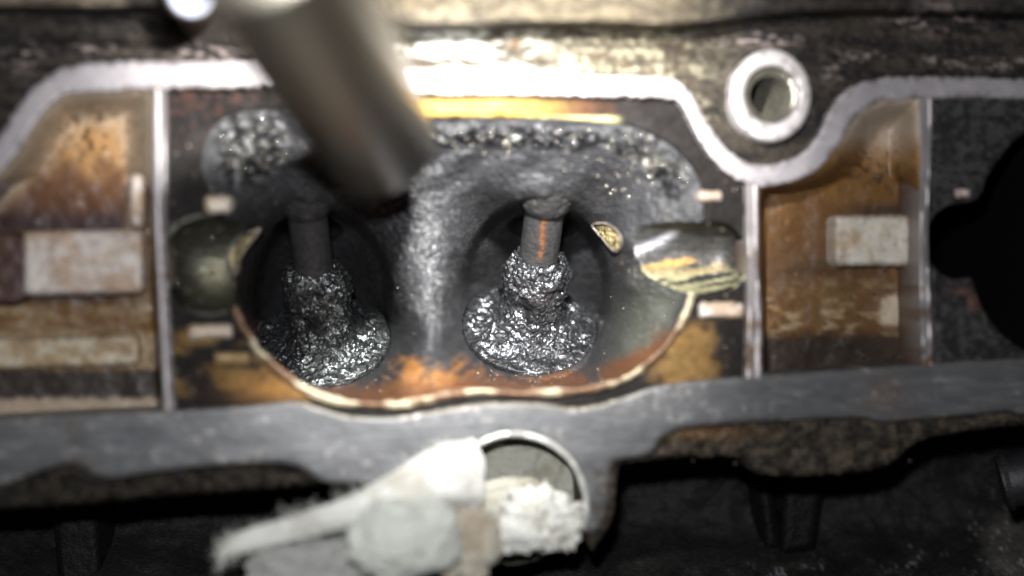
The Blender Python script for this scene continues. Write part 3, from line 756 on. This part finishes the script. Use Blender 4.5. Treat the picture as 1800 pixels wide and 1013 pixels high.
# ------------------------------------------------------------------ black tube reaching in from above
tip, top = P(664, 250, 150), P(412, -195, 1000)
tube = thing('black_nozzle_tube', 'black blasting nozzle tube reaching in over the port from above', 'nozzle'); tube.location = Vector(tip)
ax = tip-top; Ln = np.linalg.norm(ax)/K
def tput(ob): ob.parent = tube; ob.matrix_parent_inverse = Matrix.Translation(-Vector(tip)); return ob
X, f, _ = lathe(top, ax, [(60, 0), (80, 2), (92, 8), (92, Ln*.5), (92, Ln-14), (89, Ln-4), (82, Ln), (60, Ln)], 96)
tput(make('barrel', X, f, M_tube))
X, f, _ = lathe(top, ax, [(60, Ln), (58, Ln-120), (2, Ln-121)], 64)
tput(make('bore', X, f, M_tubein))

# small LED lamp, lit, at the top edge
lc0 = P(336, -14, 110)
led = thing('led_lamp', 'small lit bluish-white LED lamp at the top edge beside the nozzle', 'lamp'); led.location = Vector(lc0)
ldir = np.array([-.08, -.2, 1.0])
def lput(ob): ob.parent = led; ob.matrix_parent_inverse = Matrix.Translation(-Vector(lc0)); return ob
X, f, _ = lathe(lc0, ldir, [(2, -60), (42, -58), (46, -40), (46, 4), (43, 6), (41, 4), (41, -4)], 64)
lput(make('housing', X, f, M_tube))
X, f, _ = lathe(lc0, ldir, [(41, -2), (32, 5), (18, 9), (1, 10)], 48, cap1=True)
lput(make('lens', X, f, M_lens))

# ------------------------------------------------------------------ rag stuffed into the bore
rag = thing('cotton_rag', 'white cotton rag stuffed in the bore, frayed tail trailing left', 'rag'); ro = P(905, 900, 0); rag.location = Vector(ro)
def rput(ob): ob.parent = rag; ob.matrix_parent_inverse = Matrix.Translation(-Vector(ro)); return ob
def cloth_c(X, seed, c1=(.68, .68, .64), c2=(.5, .48, .42)):
    q = X/K; n = fbm((q[:, 0]/40, q[:, 1]/40, q[:, 2]/40), seed, 4); return mix(c1, c2, ss(.5, .7, n))
def loft(name, path, half_w, half_h, seed, fold=.25, tw=0.0, c1=(.68, .68, .64), c2=(.5, .48, .42), nseg=72):
    pth = smooth(path, False, 14); n = len(pth); s = np.linspace(0, 1, n)
    pw = P(pth[:, 0], pth[:, 1], pth[:, 2]); k = np.linspace(0, 1, len(half_w))
    W, Hh = np.interp(s, k, half_w), np.interp(s, k, half_h)
    T = np.gradient(pw, axis=0); T /= np.linalg.norm(T, axis=1)[:, None]
    A = np.cross(T, [0, 0, 1.0]); A /= np.linalg.norm(A, axis=1)[:, None]; B = np.cross(A, T)
    th = np.arange(nseg)*2*math.pi/nseg; TH = th[None]+tw*s[:, None]
    S_ = s[:, None]*np.ones((1, nseg))
    r = 1+fold*(fbm((np.cos(TH)*1.6+5, np.sin(TH)*1.6, S_*3.5), seed, 3)-.5)*2+fold*.35*np.sin(7*TH+9*fbm((S_*4, TH*0), seed+1, 2))
    r = r+.10*(fbm((np.cos(TH)*6, np.sin(TH)*6, S_*25), seed+2, 3)-.5)
    X = pw[:, None]+K*(A[:, None]*(np.cos(th)*W[:, None]*r)[..., None]+B[:, None]*(np.sin(th)*Hh[:, None]*r)[..., None])
    i = np.arange(n*nseg).reshape(n, nseg); j = np.roll(i, -1, 1)
    f = np.stack([i[:-1], j[:-1], j[1:], i[1:]], -1).reshape(-1, 4).tolist(); f += [list(range(nseg))[::-1], [(n-1)*nseg+k_ for k_ in range(nseg)]]
    X = X.reshape(-1, 3)
    return rput(make(name, X, f, M_cloth, None, cloth_c(X, seed, c1, c2), .9, sharp=60)), pw
_, tailp = loft('twisted_tail', [(826, 832, -10), (780, 838, 20), (720, 858, 45), (640, 888, 60), (560, 916, 65), (480, 938, 70), (420, 955, 75), (388, 976, 80)],
     [64, 58, 38, 24, 22, 20, 17, 5], [46, 46, 34, 22, 16, 13, 10, 4], 400, .14, 2.0)
def ldisp(seed, a=.32):
    def fn(D):
        x, y, z_ = D[..., 0], D[..., 1], D[..., 2]
        w1 = fbm((x*1.6+3, y*1.6, z_*1.6), seed, 2)*2.2
        f1 = 1-np.abs(2*vn((x*2.2+w1+7, y*2.2-w1, z_*1.2), seed+1)-1); f2 = 1-np.abs(2*vn((x*4.5-w1, y*4.5+w1+9, z_*3), seed+3)-1)
        return a*(w1/2.2-.5)*1.4+a*.75*(f1**2-.4)+a*.32*(f2**2-.4)+.03*(fbm((x*16, y*16, z_*16), seed+2, 2)-.5)
    return fn
def wad(name, u_, v_, z_, rad, seed, a=.32, rot=(0, 0, 0), c1=(.74, .74, .69), c2=(.56, .54, .47)):
    X, f, D = lump(P(u_, v_, z_), rad, rot, 70, ldisp(seed, a)); return rput(make(name, X, f, M_cloth, None, cloth_c(X, seed, c1, c2), .9, sharp=0))
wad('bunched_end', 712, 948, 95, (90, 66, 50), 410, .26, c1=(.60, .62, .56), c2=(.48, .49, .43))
wad('crumpled_wad', 948, 905, -40, (62, 52, 48), 420, .5)
wad('crumpled_wad', 905, 938, -10, (50, 34, 40), 421, .5)
wad('crumpled_wad', 985, 925, -50, (36, 40, 40), 423, .5)
wad('inner_fold', 900, 850, -190, (150, 110, 50), 430, .3, c1=(.42, .41, .35), c2=(.30, .28, .22))  # same cloth in darker colour, painting the shade inside the bore
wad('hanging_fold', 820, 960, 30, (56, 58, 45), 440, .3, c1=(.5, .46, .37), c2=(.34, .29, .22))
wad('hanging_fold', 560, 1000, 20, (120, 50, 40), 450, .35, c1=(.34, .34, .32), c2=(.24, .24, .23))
# loose fibres
VX, FX, off = [], [], 0
for k in range(520):
    i = rng.integers(10, len(tailp)); base = tailp[i]; s_ = i/len(tailp)
    wd = np.interp(s_, np.linspace(0, 1, 8), [64, 58, 38, 24, 22, 20, 17, 6])
    ang = rng.uniform(0, 2*math.pi); dirv = np.array([math.cos(ang)*.8-.5, math.sin(ang), rng.uniform(-.3, .6)]); dirv /= np.linalg.norm(dirv)
    st_ = base+np.array([0, rng.choice([-1, 1])*wd*.8, rng.uniform(0, 8)])*K
    ln = rng.uniform(6, 34); pp = np.array([st_+K*dirv*ln*q_+K*np.array([0, 0, 1])*4*math.sin(3*q_)+K*rng.normal(0, 1.2, 3)*q_ for q_ in np.linspace(0, 1, 5)])
    X, f = tube_along(pp, np.linspace(.7, .3, 5), 4); VX.append(X); FX += [[a_+off for a_ in q_] for q_ in f]; off += len(X)
fb = rput(make('loose_fibres', np.vstack(VX), FX, M_fibre, None, sharp=0)); fb['kind'] = 'stuff'

# ------------------------------------------------------------------ black engine below
eng = thing('engine_block', 'black sooty engine block below the flange, dusted with pale specks', 'engine block'); eng.location = Vector(P(900, 950, -560))
def eput(ob): ob.parent = eng; ob.matrix_parent_inverse = Matrix.Translation(-eng.location); return ob
def bl_c(u, v, sd):
    sp = ss(.62, .72, .6*fbm((u/5, v/5), 501, 3)+.4*fbm((u/16, v/16), 505, 3)); n = fbm((u/40, v/40), 502, 4)
    c = mix((.010, .010, .010), (.02, .019, .018), n)
    m = np.maximum.reduce([blob(u, v, 1775, 960, 60, 70), .5*blob(u, v, 1400, 995, 70, 20), .45*blob(u, v, 1620, 980, 60, 30)])
    c = mix(c, (.10, .095, .085), ss(.3, .8, m+.3*(n-.5))*.8)
    return mix(c, (.42, .42, .48), sp*m*ss(.45, .6, n))
eput(slab('block_face', np.array([(-200, 760), (2000, 700), (2000, 1150), (-200, 1150)], float), lambda u, v: -520+200*ss(900, 1060, v)+60*(fbm((u/90, v/70), 503, 4)-.5)+90*blob(u, v, 1780, 980, 90, 80)+8*(fbm((u/6, v/6), 504, 3)-.5), 60, bl_c, M_block, None, step=5, edge_drop=0, gloss=.45))
def post(o, z_, seed): eput(slab('post', np.array(o, float), lambda u, v: z_+6*(fbm((u/12, v/12), seed, 3)-.5), 280, (.008, .008, .008), M_block, None, step=4, edge=14, edge_drop=16, gloss=.5))
post([(92, 880), (172, 878), (184, 1120), (110, 1120)], -360, 511)
post([(1328, 828), (1352, 830), (1372, 960), (1346, 968)], -420, 512)
post([(1378, 828), (1452, 826), (1432, 965), (1372, 975)], -420, 513)
hose = thing('rubber_hose', 'black rubber hose end at the lower right corner', 'hose'); ho = P(1800, 840, -180); hose.location = Vector(ho)
pp = smooth([(1950, 770, -150), (1860, 815, -170), (1800, 840, -180), (1760, 848, -195)], False, 8); pw = P(pp[:, 0], pp[:, 1], pp[:, 2])
X, f = tube_along(pw, 52, 40); ob = make('hose_wall', X, f, M_rubber); ob.parent = hose; ob.matrix_parent_inverse = Matrix.Translation(-Vector(ho))
X, f = tube_along(pw[-4:-1]+np.array([0, 0, 0]), 58, 40); ob = make('clamp', X, f, M_block, None, C(X[:, 0], (.02, .02, .02)), .4); ob.parent = hose; ob.matrix_parent_inverse = Matrix.Translation(-Vector(ho))

# dark depth of the engine bay behind everything
bay = make('engine_bay', [(-.4, -.4, -.075), (.4, -.4, -.075), (.4, .4, -.075), (-.4, .4, -.075)], [[0, 1, 2, 3]], material('bay_dark', (.01, .01, .01), rough=.8, var=.3))
bay['kind'] = 'structure'
